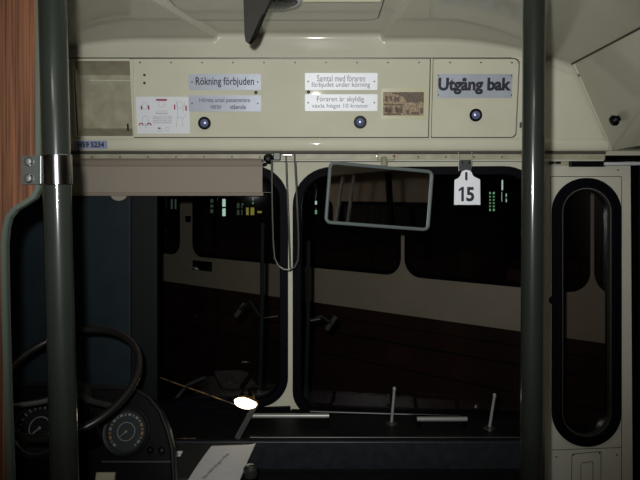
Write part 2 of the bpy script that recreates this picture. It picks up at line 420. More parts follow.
MB().box(c, (.006, .018, .008), H, .001).build('catch', M['dullsteel'], hc)
MB().tube([H.p(*H.px(60, 58), .0005), H.p(*H.px(512, 58), .0005)], .0022, 8).build('top_hinge', M['steel'], hc)
for i in range(13):
    MB().lathe([(.0028, 0), (.0025, .001), (0, .0014)], H.p(*H.px(140 + i*31, 62.5)), H.N, 10).build('rivet', M['dullsteel'], hc, True)
# cubby interior and frame
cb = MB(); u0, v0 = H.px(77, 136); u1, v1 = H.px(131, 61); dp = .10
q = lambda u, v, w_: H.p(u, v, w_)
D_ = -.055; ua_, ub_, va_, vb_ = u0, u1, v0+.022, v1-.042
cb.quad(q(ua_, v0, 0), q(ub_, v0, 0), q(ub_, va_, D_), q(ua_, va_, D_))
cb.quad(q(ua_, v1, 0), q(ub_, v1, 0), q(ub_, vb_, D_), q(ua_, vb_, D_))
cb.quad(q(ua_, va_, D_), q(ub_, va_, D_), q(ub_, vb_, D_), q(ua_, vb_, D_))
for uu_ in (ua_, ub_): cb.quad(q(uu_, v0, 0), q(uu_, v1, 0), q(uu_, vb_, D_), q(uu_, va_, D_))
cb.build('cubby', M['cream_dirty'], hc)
MB().tube([H.p(*H.px(84, 80), -.053), H.p(*H.px(131, 80), -.053)], .0025, 6).build('cubby_bead', M['cream'], hc)
MB().plate([H.px(74, 138), H.px(134, 138), H.px(134, 59.5), H.px(74, 59.5)], [cub], H, 0, .004).build('cubby_frame', M['cream'], hc)
MB().box(H.p(*H.px(128, 127), .002), (.003, .022, .006), H).build('latch', M['black'], hc)
# rail below the doors
lr = MB(); ua_, ub_ = H.px(-60, 145)[0], H.px(608, 145)[0]; va_, vb_ = H.px(0, 150.8)[1], H.px(0, 138.5)[1]
prof_ = [(va_ + (vb_-va_)*j/10, .001 + .007*math.sin(PI*j/10)**.5) for j in range(11)] + [(vb_, 0), (va_, 0)]
lr.prism([H.p(ua_, v_, w_) for v_, w_ in prof_], [H.p(ub_, v_, w_) for v_, w_ in prof_]); lr.build('lower_rail', M['cream'], hc, True)

# ------------------------------------------------------------ signs on the header
def sign(name, label, box, lines, ink, cat='sign', mtl='alu', screws=True, off=.0, wlift=0):
    fr = H; x0, y0, x1, y1 = box
    c = fr.p(*fr.px((x0+x1)/2, y1))
    t = thing(name, label, cat, tuple(c))
    MB().plate(rrp(fr, x0, y0, x1, y1, .6, 3), [], fr, 0+wlift, .0022+wlift).build('plate', M[mtl], t)
    for (body, b_) in lines:
        MB().text(body, fr, bx(fr, *b_), .0004, off, .0022+wlift).build('lettering', M[ink], t)
    if screws:
        ym = (y0+y1)/2
        for sx in (x0+3.2, x1-3.2):
            MB().lathe([(.0026, 0), (.0024, .001), (0, .0015)], fr.p(*fr.px(sx, ym), .0022+wlift), fr.N, 12).build('screw', M['dullsteel'], t, True)
    return t
sign('no_smoking_sign', 'silver metal sign reading Rökning förbjuden', (189, 74, 261, 90), [('Rökning förbjuden', (196, 77, 254, 87.5))], 'ink', off=.012)
sign('capacity_sign', 'silver metal sign reading Högsta antal passagerare varav stående', (189, 95.3, 261, 111.5),
     [('Högsta antal passagerare', (199.5, 97.8, 250, 103.5)), ('varav', (210.5, 105.2, 221.5, 108.8)), ('stående', (230, 104.4, 246, 109.2))], 'inkgrey', off=.02)
sign('driver_talk_sign', 'white metal sign reading Samtal med föraren förbjudet under körning', (305, 73, 377.5, 90),
     [('Samtal med föraren', (317, 75.2, 365, 81.5)), ('förbjudet under körning', (311.5, 82, 370, 88.5))], 'inkgrey', mtl='plate')
sign('coin_change_sign', 'white metal sign reading Föraren är skyldig växla högst 10 kronor', (305, 94.3, 377.5, 111),
     [('Föraren är skyldig', (317, 96.4, 364, 103)), ('växla högst 10 kronor', (312, 103.6, 368.5, 109))], 'inkgrey', mtl='plate')
ex = sign('rear_exit_sign', 'silver metal sign with bold black Utgång bak', (437, 74, 512.5, 98), [('Utgång bak', (437.8, 77.5, 511.5, 94.5))], 'ink', screws=False, off=.045)
for (sx, sy) in ((438.2, 75.6), (511.3, 75.6), (438.2, 95), (511.3, 95)):
    MB().lathe([(.0024, 0), (.0022, .001), (0, .0014)], H.p(*H.px(sx, sy), .0022), H.N, 12).build('screw', M['dullsteel'], ex, True)
# number label tape
ll = thing('fleet_number_label', 'narrow blue tape label reading H59 5234 under the cubby', 'label', tuple(H.p(*H.px(92, 149), .006)))
MB().plate(rrp(H, 76, 140.5, 108, 148.6, .5, 3), [], H, .006, .0095).build('tape', M['tape'], ll)
MB().text('H59 5234', H, bx(H, 79, 141.8, 105, 147.2),   .0004, .03, .0095).build('lettering', M['ink'], ll)
# safety notice
nt_ = thing('safety_notice', 'white paper notice with red marks and thin line drawings', 'notice', tuple(H.p(*H.px(163, 133.5))))
MB().plate(rrp(H, 137.3, 96.8, 189, 133.6, .3, 2), [], H, 0, .0008).build('sheet', M['bluepaper'], nt_)
for (x0, y0, x1, y1) in ((156, 99, 167, 100.8), (141, 105.8, 142.3, 109.6), (148, 105.4, 149.3, 109.6), (174.2, 104.5, 175.3, 109.6), (185.5, 105.6, 186.8, 110.8), (158, 127.5, 160.5, 129)):
    u0, v0, u1, v1 = bx(H, x0, y0, x1, y1); MB().plate(rr(u0, v0, u1, v1, .0004, 2), [], H, .0008, .0012).build('red_mark', M['red'], nt_)
for cx in (141.3, 149.3):
    MB().tube([H.p(*H.px(cx + 1.9*math.cos(a), 125.5 - 2.3*math.sin(a)), .001) for a in [PI*j/8 for j in range(9)]], .0018, 6).build('red_arc', M['red'], nt_)
ln = MB()
def pl(pts, r=.0006): ln.tube([H.p(*H.px(*p_), .0009) for p_ in pts], r, 5)
for (cx, cy, rx, ry) in ((145, 106, 2.6, 3.6), (145.3, 120, 3, 4), (161.5, 104, 3.4, 3.2), (180, 105, 2.6, 3.6), (160, 129.5, 2, 2), (167, 129, 2, 2)):
    pl([(cx+rx*math.cos(2*PI*j/14), cy+ry*math.sin(2*PI*j/14)) for j in range(15)])
pl([(176, 99), (178, 112), (176.5, 127)]); pl([(185, 101), (183, 112), (186, 114), (182, 120), (183, 127)]); pl([(145.3, 124), (145.5, 128)], .0012)
pl([(177, 117), (183, 118)]); pl([(156.3, 111), (168, 111)]); 
ln.build('line_drawing', M['lineink'], nt_)
tx = MB(); tx.text('Kontrollera dörrar', H, bx(H, 156, 112, 168, 114.2), .0003, 0, .0008)
for i, s_ in enumerate(('speglar och ljus innan avgång', 'från hållplats. Lämna aldrig', 'vagnen utan tillsyn under', 'uppehåll vid ändhållplats')):
    tx.text(s_, H, bx(H, 153, 116 + i*2.0, 172, 117.6 + i*2.0), .0003, 0, .0008)
tx.build('small_print', M['inkgrey'], nt_)
# taped postcard of an old bus
pc = thing('taped_photograph', 'small sepia photograph of an old bus taped in a yellowed sleeve', 'photograph', tuple(H.p(*H.px(404, 119.5))))
MB().plate(rrp(H, 381, 88.5, 427.5, 119.5, 1, 3), [], H, 0, .0006).build('sleeve', M['plastic'], pc)
MB().plate(rrp(H, 382.8, 92, 424, 115.6, .3, 2), [], H, .0006, .0012).build('print', M['sepia'], pc)
dk = MB()
def dkp(pts): dk.plate([H.px(*p_) for p_ in pts], [], H, .0012, .0015)
dkp([(392, 92.3), (423.7, 92.3), (423.7, 103), (420, 101.5), (416, 103.5), (411, 102), (407, 103), (404, 97), (397, 94.5), (392, 94)])
for (x0, y0, x1, y1) in ((385, 96, 388, 101.5), (389.5, 96, 392, 101), (384, 104, 404, 105.4), (384.5, 107, 387, 112), (389, 107, 392.5, 113), (394, 97, 399, 101.5), (395, 106.5, 398, 112.5), (400.5, 106, 402.5, 113), (384, 113.4, 401, 115), (406, 110, 409, 114), (411, 112, 419, 114.6), (420, 108, 423, 113.5)):
    dkp([(x0, y1), (x1, y1), (x1, y0), (x0, y0)])
for cx in (388, 399):
    dkp([(cx+2.6*math.cos(2*PI*j/14), 110.5-2.8*math.sin(2*PI*j/14)) for j in range(14)])
dk.build('picture', M['sepia_d'], pc)

# ------------------------------------------------------------ rails above the windscreen
YT = 2.01
rail = thing('curtain_track', 'long cream metal curtain track beneath the header locker', 'rail', (BC, 2.01, 1.79))
a_, b_ = P(-40, 155, 2.015), P(604, 155, 2.015)
MB().wbox(a_.x, b_.x, 2.003, 2.03, P(0, 153.6, 2.01).z, P(0, 151.5, 2.01).z).build('top_lip', M['seam'], rail)
MB().wbox(a_.x, b_.x, 2.006, 2.03, P(0, 159.5, 2.01).z, P(0, 154, 2.01).z, .001).build('channel', M['cream_dirty'], rail)
MB().tube([P(-40, 160.4, 2.003), P(604, 160.4, 2.003)], .0035, 10).build('lower_bead', M['white_paint'], rail, True)
for i in range(11):
    MB().lathe([(.003, 0), (.0025, .0015), (0, .002)], P(92 + i*28 + (130 if i > 6 else 0), 157, 2.006), (0, -1, 0), 10).build('screw', M['dullsteel'], rail, True)
# roller blind on the driver's side
rb = thing('roller_blind', 'taupe roller blind pulled down a little over the left windscreen', 'blind', (-.47, 1.985, 1.66))
MB().tube([P(0, 163.5, 1.978), P(262, 163.5, 1.978)], .016, 20).build('roller', M['blindroll'], rb, True)
fa = MB(); z0, z1 = P(0, 194, 1.97).z, P(0, 165, 1.97).z; xa, xb = P(-6, 0, 1.97).x, P(262.5, 0, 1.97).x
fa.wbox(xa, xb, 1.966, 1.969, z0, z1+.004).build('fabric', M['blindcloth'], rb)
MB().wbox(xa-.002, xb+.003, 1.963, 1.972, z0-.006, z0+.006, .002).build('hem_bar', M['blindroll'], rb, True)
ft = FY(1.968)
cx, cz = ft.px(119, 194.5); MB().plate([(cx+.026*math.cos(PI+PI*j/12), cz+.020*math.sin(PI+PI*j/12)) for j in range(13)], [], ft, .003, -.001).build('pull_tab', M['blindcloth'], rb)
MB().tube([P(261, 163.5, 1.985), P(266, 162, 1.985)], .010, 14).build('pivot_pin', M['chrome'], rb, True)
MB().lathe([(0, -.017), (.009, -.014), (.016, -.004), (.016, .004), (.010, .013), (0, .016)], P(268.5, 158.5, 1.985), (.2, -1, 0), 20).build('end_knob', M['black'], rb, True)
MB().tube([P(261, 192.6, 1.966), P(273, 192.8, 1.966)], .0022, 8).build('hem_pin', M['chrome'], rb, True)
# pull cord loop with its clamp
cl = thing('cord_bracket', 'small dark steel clamp block beside the blind end knob', 'bracket', tuple(P(277, 160, 2.0)))
MB().box(P(277, 156.5, 1.995), (.024, .026, .022), None, .003).build('clamp_block', M['dullsteel'], cl)
MB().tube([P(283, 155, 1.99), P(292, 155, 1.99)], .004, 10).build('clamp_screw', M['steel'], cl, True)
loop = [P(271.6, 160, 1.965), P(272, 200, 1.965), P(273, 240, 1.965), P(274.5, 258, 1.965), P(278, 265.5, 1.965), P(283.5, 269.5, 1.965), P(289.5, 270, 1.965), P(295, 267, 1.965), P(298, 260, 1.965), P(298.6, 245, 1.965), P(297.5, 210, 1.965), P(296, 180, 1.965), P(294.3, 152, 1.97)]
tag(MB().tube(loop, .0030, 8).build('pull_cord', M['steel'], None, True), 'thin grey cord loop hanging beside the windscreen centre post', 'cord')
tag(MB().tube([P(286, 153, 1.995), P(286.5, 175, 1.99), P(288, 210, 1.99), P(290, 268, 1.975)], .0026, 8).build('blind_cord', M['steel'], None, True), 'straight thin cord running down inside the hanging loop', 'cord')

# ------------------------------------------------------------ driver's rear-view mirror
mr = thing('rear_view_mirror', 'wide grey framed rectangular mirror hanging over the right windscreen', 'mirror', tuple(P(384, 152, 1.93)))
mc = P(379.8, 196.6, 1.86); ang = math.radians(-4.6); yaw, pit = MIR = (math.radians(10), math.radians(0))
Um = Vector((math.cos(yaw)*math.cos(ang), math.sin(yaw), math.sin(ang))); Nf = Vector((math.sin(yaw), -math.cos(yaw), math.sin(pit))); Um = (Um - Nf*Um.dot(Nf)/Nf.dot(Nf)).normalized()
Vm = Um.cross(Vector((0, 1, 0))); Vm = Nf.cross(Um)
FM = Fr(mc, Um, Vm)
hw, hh = .159/math.cos(yaw), .0915
MB().plate(rr(-hw+.006, -hh+.006, hw-.006, hh-.006, .012), [], FM, -.004, 0).build('mirror_glass', M['mirror'], mr)
MB().plate(rr(-hw+.002, -hh+.002, hw-.002, hh-.002, .014), [], FM, -.016, -.0045).build('backing', M['mframe'], mr)
pts = [FM.p(u_, v_, 0) for (u_, v_) in rr(-hw+.003, -hh+.003, hw-.003, hh-.003, .015, 6)]
MB().tube(pts, .0052, 10, closed=True).build('frame', M['mframe'], mr, True)
MB().box(P(386, 157, 1.975), (.055, .020, .008), None, .002).build('bracket', M['cream_dirty'], mr)
MB().tube([P(384, 158, 1.972), P(384, 166, 1.955), P(383.5, 175, 1.90), FM.p(.01, .05, -.012)], .010, 10).build('stem', M['cream_dirty'], mr, True)
for sx in (377, 394): MB().lathe([(.004, 0), (.0035, .002), (0, .0028)], P(sx, 156, 1.966), (0, -1, 0), 10).build('screw', M['red' if sx > 380 else 'steel'], mr, True)

# ------------------------------------------------------------ number card 15
hg = thing('card_hanger', 'small dark metal clip hanging from wire under the header', 'hanger', tuple(P(465, 150, 1.985)))
MB().tube([P(458.5, 152, 1.988), P(458.8, 162, 1.985), P(459, 171, 1.985)], .0018, 8).build('wire', M['steel'], hg, True)
MB().tube([P(472, 152, 1.988), P(471.5, 162, 1.985), P(471, 171, 1.985)], .0018, 8).build('wire', M['steel'], hg, True)
MB().box(P(466, 162, 1.984), (.040, .014, .004), None, .001).build('top_plate', M['cream_dirty'], hg)
MB().box(P(465.5, 165.7, 1.978), (.036, .036, .006), None, .002).build('clip', M['dullsteel'], hg)
for sx in (462.3, 469.5): MB().lathe([(.004, 0), (.003, .002), (0, .0025)], P(sx, 162.5, 1.975), (0, -1, 0), 12).build('rivet', M['chrome'], hg, True)
FN = FY(1.972)
cd = thing('number_card', 'white card with shaped top showing black number 15', 'card', tuple(P(466.5, 205, 1.972)))
outl = [(454, 204.8), (480.3, 204.8), (480, 179.5), (474.5, 176.8), (472.5, 175), (471.8, 172.5), (470, 170.6), (466, 169.8), (462.5, 171), (461, 173), (460.5, 175.5), (458.5, 178), (454.5, 180)]
MB().plate([FN.px(*p_) for p_ in outl], [], FN, -.0008, .0008).build('card', M['plate'], cd)
MB().text('5', FN, bx(FN, 466.2, 187, 474.2, 201.5), .0005, .035, .0008).build('numeral', M['ink'], cd)
MB().plate([FN.px(*p_) for p_ in [(461.2, 201.3), (463.8, 201.3), (463.8, 186.8), (461.8, 186.8), (458.6, 189.2), (458.6, 191.6), (461.2, 190)]], [], FN, .0008, .0013).build('numeral', M['ink'], cd)
MB().plate(rrp(FN, 465, 172, 467.4, 180.5, 1.1, 4), [], FN, .0008, .0014).build('slot', M['ink'], cd)

# ------------------------------------------------------------ door leaf at the right
YD = 1.98; FD = FY(YD)
dr_hole = rrp(FD, 551.5, 178, 620.5, 446, 34.2, 18)
dr = struct(MB().plate([FD.px(543.5, 760), FD.px(634.5, 760), FD.px(630.5, 165.5), FD.px(546, 165.5)], [dr_hole], FD, 0, -.035).build('door_1', M['white_paint']))
MB().plate(dr_hole, [grow(dr_hole, -.032)], FD, .008, -.038).build('window_seal', M['rubber'], dr)
MB().plate(grow(dr_hole, -.012), [grow(dr_hole, -.016)], FD, .011, .007).build('seal_lip', M['rubber'], dr)
MB().plate(grow(dr_hole, -.032), [grow(dr_hole, -.0345)], FD, .006, -.02).build('inner_bead', M['steel'], dr)
MB().plate(grow(dr_hole, -.031), [], FD, -.016, -.020).build('pane', M['doorglass'], dr)
sm = MB()
def seamline(p, q_, r=.0011): sm.tube([FD.p(*FD.px(*p), .0002), FD.p(*FD.px(*q_), .0002)], r, 6)
seamline((550.5, 176.5), (621.5, 176.5)); seamline((550.5, 176.5), (551.5, 740)); seamline((621.5, 176.5), (621.5, 740)); seamline((551.5, 450), (621.5, 447.5))
seamline((572, 455), (570, 560)); seamline((572, 454), (601, 451.5)); seamline((601, 451.5), (601, 560)); seamline((581, 465), (580, 540)); seamline((581, 463), (593, 461.5)); seamline((593, 461.5), (593, 540))
sm.build('panel_seam', M['seam'], dr)
for p_ in ((556.5, 457), (573.5, 455), (599.5, 453), (617, 455), (618, 170)):
    MB().lathe([(.003, 0), (.0025, .001), (0, .0014)], FD.p(*FD.px(*p_)), (0, -1, 0), 10).build('screw', M['dullsteel'], dr, True)
MB().lathe([(.014, 0), (.013, .003), (.008, .006), (0, .007)], FD.p(*FD.px(553, 300)), (0, -1, 0), 10).build('hinge_cap', M['rubber'], dr, True)
# sliding gear above the door
dg = thing('door_rail', 'black and bright metal door gear above the white door leaf', 'rail', tuple(P(590, 166, 1.97)))
MB().wbox(P(545, 0, 1.98).x, P(640, 0, 1.98).x, 1.982, 2.02, P(0, 165.3, 1.98).z, P(0, 161.5, 1.98).z).build('channel', M['cream_dirty'], dg)
MB().wbox(P(570, 0, 1.97).x, P(604, 0, 1.97).x, 1.962, 1.982, P(0, 166.8, 1.97).z, P(0, 161.2, 1.97).z, .001).build('slider', M['black'], dg)
for x in (550, 556.5): MB().wbox(P(x, 0, 1.97).x, P(x+4, 0, 1.97).x, 1.966, 1.982, P(0, 163.8, 1.97).z, P(0, 161.6, 1.97).z).build('stop_block', M['black'], dg)
MB().tube([P(604, 164, 1.95), P(641, 163.5, 1.93)], .0058, 12).build('bright_bar', M['whitebar'], dg, True)
MB().tube([P(604, 161.5, 1.955), P(618, 161, 1.95), P(630, 159.5, 1.95), P(634, 156.5, 1.95), P(638, 159, 1.95)], .004, 10).build('linkage', M['black'], dg, True)

# ------------------------------------------------------------ ceiling fittings
vz = thing('hanging_bracket', 'dark grey tapered metal wedge hanging down from the ceiling', 'bracket', tuple(P(258, 0, 1.2)))
A = [P(242, -40, 1.25), P(244.5, 35, 1.25), P(245.5, 41.5, 1.25), P(248, 43.5, 1.25), P(251, 41, 1.25), P(271, -2, 1.25), P(280, -40, 1.25)]
B = [a + Vector((.004, .008, .0)) for a in A]
MB().prism(A, B).build('wedge_plate', M['visor'], vz)
A = [P(249, 43, 1.245), P(254, 38, 1.245), P(263.5, 15, 1.25), P(272, -14, 1.26), P(271, -14, 1.26), P(262.6, 13, 1.25)]
B = [a + Vector((.003, .008, 0)) for a in A]
MB().prism(A, B).build('folded_edge', M['black'], vz)
MB().wbox(P(240, 0, 1.25).x, P(284, 0, 1.25).x, 1.24, 1.29, P(0, -40, 1.25).z-.005, 2.168).build('mount', M['visor'], vz)
sp = thing('ceiling_speaker', 'round perforated black grille on the ceiling beside the dark wedge', 'speaker', (P(274, 0, 1.42).x, 1.42, 2.15))
c = P(277, 5, 1.42)
MB().lathe([(.052, .060), (.052, .012), (.046, .004), (.030, -.002), (0, -.005)], c, (-.02, 0, 1), 28).build('grille', M['mesh'], sp, True)
MB().tube([c + Vector((.0505*math.cos(2*PI*j/28), .0505*math.sin(2*PI*j/28), .008)) for j in range(28)], .003, 8, closed=True).build('rim', M['whitebar'], sp, True)
cl_ = thing('ceiling_lamp', 'unlit pale yellow lamp panel with an added faint glow at the middle of the ceiling', 'ceiling light', (P(341, 0, 1.5).x, 1.35, 2.16))
xl, xr = P(303, 0, 1.53).x, P(381, 0, 1.53).x
MB().wbox(xl, xr, .95, 1.53, 2.131, 2.164, .003).build('diffuser', M['diffuser'], cl_)
MB().wbox(xl-.008, xr+.008, .94, 1.54, 2.158, 2.170, .002).build('frame', M['cream'], cl_)

# ------------------------------------------------------------ grab poles and wooden partition
def pole(name, label, x0, x1, Y, r):
    a, b_ = P(x0, 0, Y), P(x1, 480, Y); d = (b_-a)/(b_.z-a.z)
    top, bot = a + d*(2.150-a.z), a + d*(0.0-a.z)
    t = thing(name, label, 'pole', tuple(bot), 'grab poles')
    MB().tube([bot, top], r, 32).build('tube', M['pole'], t, True)
    MB().lathe([(r+.022, 0), (r+.022, .006), (r+.006, .010), (r+.001, .03)], bot, (0, 0, 1), 28).build('floor_flange', M['dullsteel'], t, True)
    MB().lathe([(r+.022, 0), (r+.022, .006), (r+.006, .010), (r+.001, .02)], top+Vector((0, 0, .004)), (0, 0, -1), 28).build('ceiling_flange', M['dullsteel'], t, True)
    return t, a, d
YP = .76
tL, aL, dL = pole('grab_pole', 'dark green-grey pole at left, clamped to the wooden partition', 52.3, 64.5, YP, .0166)
tR, aR, dR = pole('grab_pole', 'dark green-grey pole in front of the right windscreen edge', 534, 531, .98, .0172)
FW = FY(YP+.004)
bound = [(36, -60), (36, 175), (35.5, 188), (31, 197), (22, 203), (12, 209), (5.5, 217), (2.5, 228), (1, 245), (1.5, 280), (2.5, 330), (4.5, 400), (7.5, 480), (18, 1200)]
bp_ = [FW.px(*p_) for p_ in bound]
wp = thing('wooden_partition', 'reddish wood-grain partition with grey metal edge behind the driver', 'partition', (-.8, YP+.01, 0.0))
zt = 2.145; bp2 = [(bp_[0][0], 2.05)] + bp_[1:]; bp2[-1] = (bp2[-2][0]+.02, .012)
outer = [(XL+.004, .012)] + bp2[::-1] + [(XL+.004, 2.05)]
MB().plate(outer, [], FW, 0, -.007).build('wood_panel', M['wood'], wp)
pts = [FW.p(u_+.003, v_, -.004) for u_, v_ in bp2]
e = MB(); w2 = .0075
for k2 in (0,):
    ring = []
    for i, q_ in enumerate(pts):
        t_ = (pts[min(i+1, len(pts)-1)] - pts[max(0, i-1)]).normalized(); n_ = Vector((-t_.z, 0, t_.x)) 
        if n_.x < 0: n_ = -n_
        ring.append([e.b.verts.new(q_ + n_*a_ + Vector((0, b2, 0))) for a_, b2 in ((-.003, -.005), (.002, -.005), (.003, -.003), (.003, .005), (-.003, .005))])
    for A_, B_ in zip(ring, ring[1:]):
        for j in range(5): e.b.faces.new((A_[j], A_[(j+1) % 5], B_[(j+1) % 5], B_[j]))
    e.b.faces.new(ring[0]); e.b.faces.new(ring[-1])
e.build('edge_trim', M['edge'], wp)
MB().wbox(XL+.004, -.02-.4, YP-.01, YP+.03, 0, .014).build('floor_channel', M['edge'], wp)
# pole clamp
cm = thing('pole_clamp', 'bright steel clamp strap holding the left pole to the partition', 'clamp', tuple(P(50, 185, YP)))
pc_ = lambda y: aL + dL*(P(0, y, YP).z - aL.z)
ax = -dL.normalized() if dL.z < 0 else dL.normalized()
MB().lathe([(.0176, 0), (.0183, .0008), (.0183, pc_(155).z-pc_(185).z-.0008), (.0176, pc_(155).z-pc_(185).z)], pc_(185), ax, 36).build('strap', M['chrome'], cm, True)
fc = FY(YP-.006)
MB().plate(rrp(fc, 23.5, 156, 43, 184.5, [3, .5, .5, 3], 5), [], fc, .001, -.003).build('plate', M['dullsteel'], cm)
MB().box(P(42.5, 170, YP-.008), (.004, .035, .016), None, .001).build('rib', M['dullsteel'], cm)
for y in (162, 179): MB().lathe([(.0055, 0), (.0058, .002), (.004, .0045), (0, .0052)], P(29.2, y-.5, YP-.007), (0, -1, 0), 16).build('bolt', M['steel'], cm, True)
MB().wbox(P(23.5, 0, YP).x, P(40, 0, YP).x, YP-.006, YP+.004, P(0, 184, YP).z, P(0, 156, YP).z).build('spacer', M['dullsteel'], cm)

# ------------------------------------------------------------ dashboard
db = thing('dashboard', 'long black dashboard shelf under the windscreen with dark slate front', 'dashboard', (0, 2.0, 0))
xa, xb = P(60, 0, 1.95).x, P(546, 0, 2.0).x
xa = XL + .01; xb = P(541, 0, 1.9).x
top = MB(); top.prism([(xa, 2.075, .900), (BC, 2.135, .915), (xb, 2.05, .910), (xb, 1.905, .905), (xa, 1.905, .905)], [(xa, 2.075, .87), (BC, 2.135, .87), (xb, 2.05, .87), (xb, 1.905, .87), (xa, 1.905, .87)])
top.build('shelf', M['dash'], db)
MB().wbox(P(170, 0, 1.9).x, xb, 1.893, 1.910, .818, .903, .003).build('front_panel', M['dashface'], db)
MB().tube([P(250, 437.3, 1.893)+Vector((0, -.001, 0)), P(530, 437.3, 1.893)+Vector((0, -.001, 0))], .0022, 8).build('edge_line', M['dullsteel'], db, True)  # added strip stands for the highlight along the shelf's front edge
MB().wbox(xa, xb, 1.94, 1.97, .0, .87).build('kick_panel', M['dash'], db)
MB().wbox(P(250, 0, 1.92).x, xb, 1.915, 1.935, .795, .812, .003).build('lower_rail', M['dash'], db)
MB().tube([P(310, 411.5, 2.115), P(480, 416.5, 2.07)], .003, 8).build('shelf_bead', M['dullsteel'], db, True)
def handle(name, label, x0, x1, y, Y, steps=0):
    t = thing(name, label, 'handle', tuple((P(x0, y, Y)+P(x1, y, Y))/2), 'bright bars on the dashboard shelf')
    z = P(0, y, Y).z
    MB().tube([P(x0, y, Y), P(x1, y, Y)], .0075, 14).build('bar', M['leversteel'], t, True)
    for x in (x0+2, x1-2):
        MB().tube([P(x, y, Y), Vector((P(x, y, Y).x, Y, .905))], .006, 10).build('foot', M['black'], t, True)
    return t
handle('grab_bar', 'bright metal bar on the dashboard shelf under the centre post', 247, 329, 415.7, 2.0)
handle('grab_bar', 'short bright metal bar on the dashboard shelf between the levers', 417, 467, 419, 1.99)
def lever(label, x, x1, y0, y1, Y):
    b_ = P(x, y1, Y); b_.z = .905
    t = thing('toggle_lever', label, 'lever', tuple(b_), 'small upright levers on the dashboard')
    MB().lathe([(.020, 0), (.020, .004), (.012, .008), (.006, .010)], b_, (0, 0, 1), 20).build('base', M['steel'], t, True)
    a = P(x1, y0, Y)
    MB().tube([b_+Vector((0, 0, .006)), a], [.0050, .0042], 12).build('stick', M['leversteel'], t, True)
    MB().lathe([(0, -.008), (.0045, -.006), (.006, 0), (.0045, .006), (0, .008)], a, (0, 0, 1), 14).build('tip', M['leversteel'], t, True)
lever('thin chrome lever on the shelf near the middle of the right windscreen', 391.5, 394.3, 389, 417.5, 2.03)
lever('thin chrome lever on the shelf beside the right pole', 489.5, 494.5, 395.5, 421.5, 1.99)
# glowing oval added for a bright spot of unknown source, on a flat stalk
lp = thing('glow_spot', 'small added glowing oval on a flat grey stalk at the console edge', 'glow', tuple(P(236.5, 438, 1.88)))
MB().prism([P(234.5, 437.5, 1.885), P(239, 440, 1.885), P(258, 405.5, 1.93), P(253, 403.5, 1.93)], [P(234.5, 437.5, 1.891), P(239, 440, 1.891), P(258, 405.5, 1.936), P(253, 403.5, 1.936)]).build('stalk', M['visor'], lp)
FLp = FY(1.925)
MB().plate([FLp.px(*p_) for p_ in [(234.5, 400), (238, 398.4), (244, 398), (250, 400), (255, 402.5), (257, 404.5), (255, 407), (250, 408.6), (244, 408.4), (238, 406), (235, 403)]], [], FLp, .004, -.004).build('lens', M['spotglow'], lp)  # glowing plate put in for the bright spot
MB().plate([FLp.px(*p_) for p_ in [(233.8, 399.5), (238, 397.6), (244, 397.2), (250, 399), (256, 402), (258, 404.5), (256, 407.8), (250, 409.4), (244, 409.2), (238, 407), (234.5, 404)]], [], FLp, -.004, -.022).build('amber_rim', M['brass'], lp)
MB().prism([P(248, 397.5, 1.925), P(254.5, 394.8, 1.925), P(255, 399.5, 1.925)], [P(248, 397.5, 1.93), P(254.5, 394.8, 1.93), P(255, 399.5, 1.93)]).build('rim_tip', M['brass'], lp)
MB().tube([P(160, 377.5, 1.965), P(182, 385.5, 1.955), P(205, 393.5, 1.945), P(236, 405, 1.935)], .0022, 8).build('amber_streak', M['brass'], lp, True)  # amber tube stands for golden reflected streaks

# centre console with the paper
cn = thing('engine_console', 'flat charcoal console box beside the driver holding a sheet of paper', 'console', (-.40, 1.65, 0))
MB().wbox(P(174, 0, 1.88).x, P(247, 0, 1.88).x, 1.65, 1.890, .0, .902, .006).build('body', M['console'], cn)
MB().wbox(-.325, P(247, 0, 1.88).x, 1.58, 1.655, .0, .9015, .006).build('front_body', M['console'], cn)
MB().tube([P(176, 438.6, 1.87), P(196, 438.2, 1.87)], .002, 8).build('worn_edge', M['brass'], cn, True)
MB().box(Vector((P(178.5, 447, 1.80).x, 1.79, .905)), (.018, .004, .012), None, .001).box(Vector((P(178.5, 447, 1.80).x, 1.81, .905)), (.018, .004, .012), None, .001).build('glint_tab', M['plate'], cn)  # white tabs put in for a small glint on the console
# paper
zt_ = .9035; Fp = Fr((0, 0, zt_), (1, 0, 0), (0, 1, 0))
pp = [Fp.px(211.5, 446.5), Fp.px(256, 445), Fp.px(238, 487), Fp.px(184, 487)]
pth = thing('paper_sheet', 'white sheet of paper with faint text lying on the console', 'paper', (-.36, 1.7, zt_))
A = [Fp.p(u_, v_, .0) for u_, v_ in pp]; B = [a + Vector((0, 0, .0008)) for a in A]
me_ = MB(); n = 10
def pq(s_, t_):
    a = A[0].lerp(A[1], s_); b_ = A[3].lerp(A[2], s_); q_ = a.lerp(b_, t_)
    return q_ + Vector((0, 0, .001 + .010*max(0, s_-.75)**2*6 + .004*math.sin(t_*PI)))
g = [[me_.b.verts.new(pq(i/n, j/n)) for i in range(n+1)] for j in range(n+1)]; g2 = [[me_.b.verts.new(pq(i/n, j/n)+Vector((0, 0, .0006))) for i in range(n+1)] for j in range(n+1)]
for j in range(n):
    for i in range(n):
        me_.b.faces.new((g[j][i], g[j][i+1], g[j+1][i+1], g[j+1][i])); me_.b.faces.new((g2[j][i], g2[j+1][i], g2[j+1][i+1], g2[j][i+1]))
for a_, b2 in ((g[0], g2[0]), (g[-1], g2[-1]), ([r_[0] for r_ in g], [r_[0] for r_ in g2]), ([r_[-1] for r_ in g], [r_[-1] for r_ in g2])):
    for i in range(n): me_.b.faces.new((a_[i], a_[i+1], b2[i+1], b2[i]))
me_.build('sheet', M['paper'], pth, True)
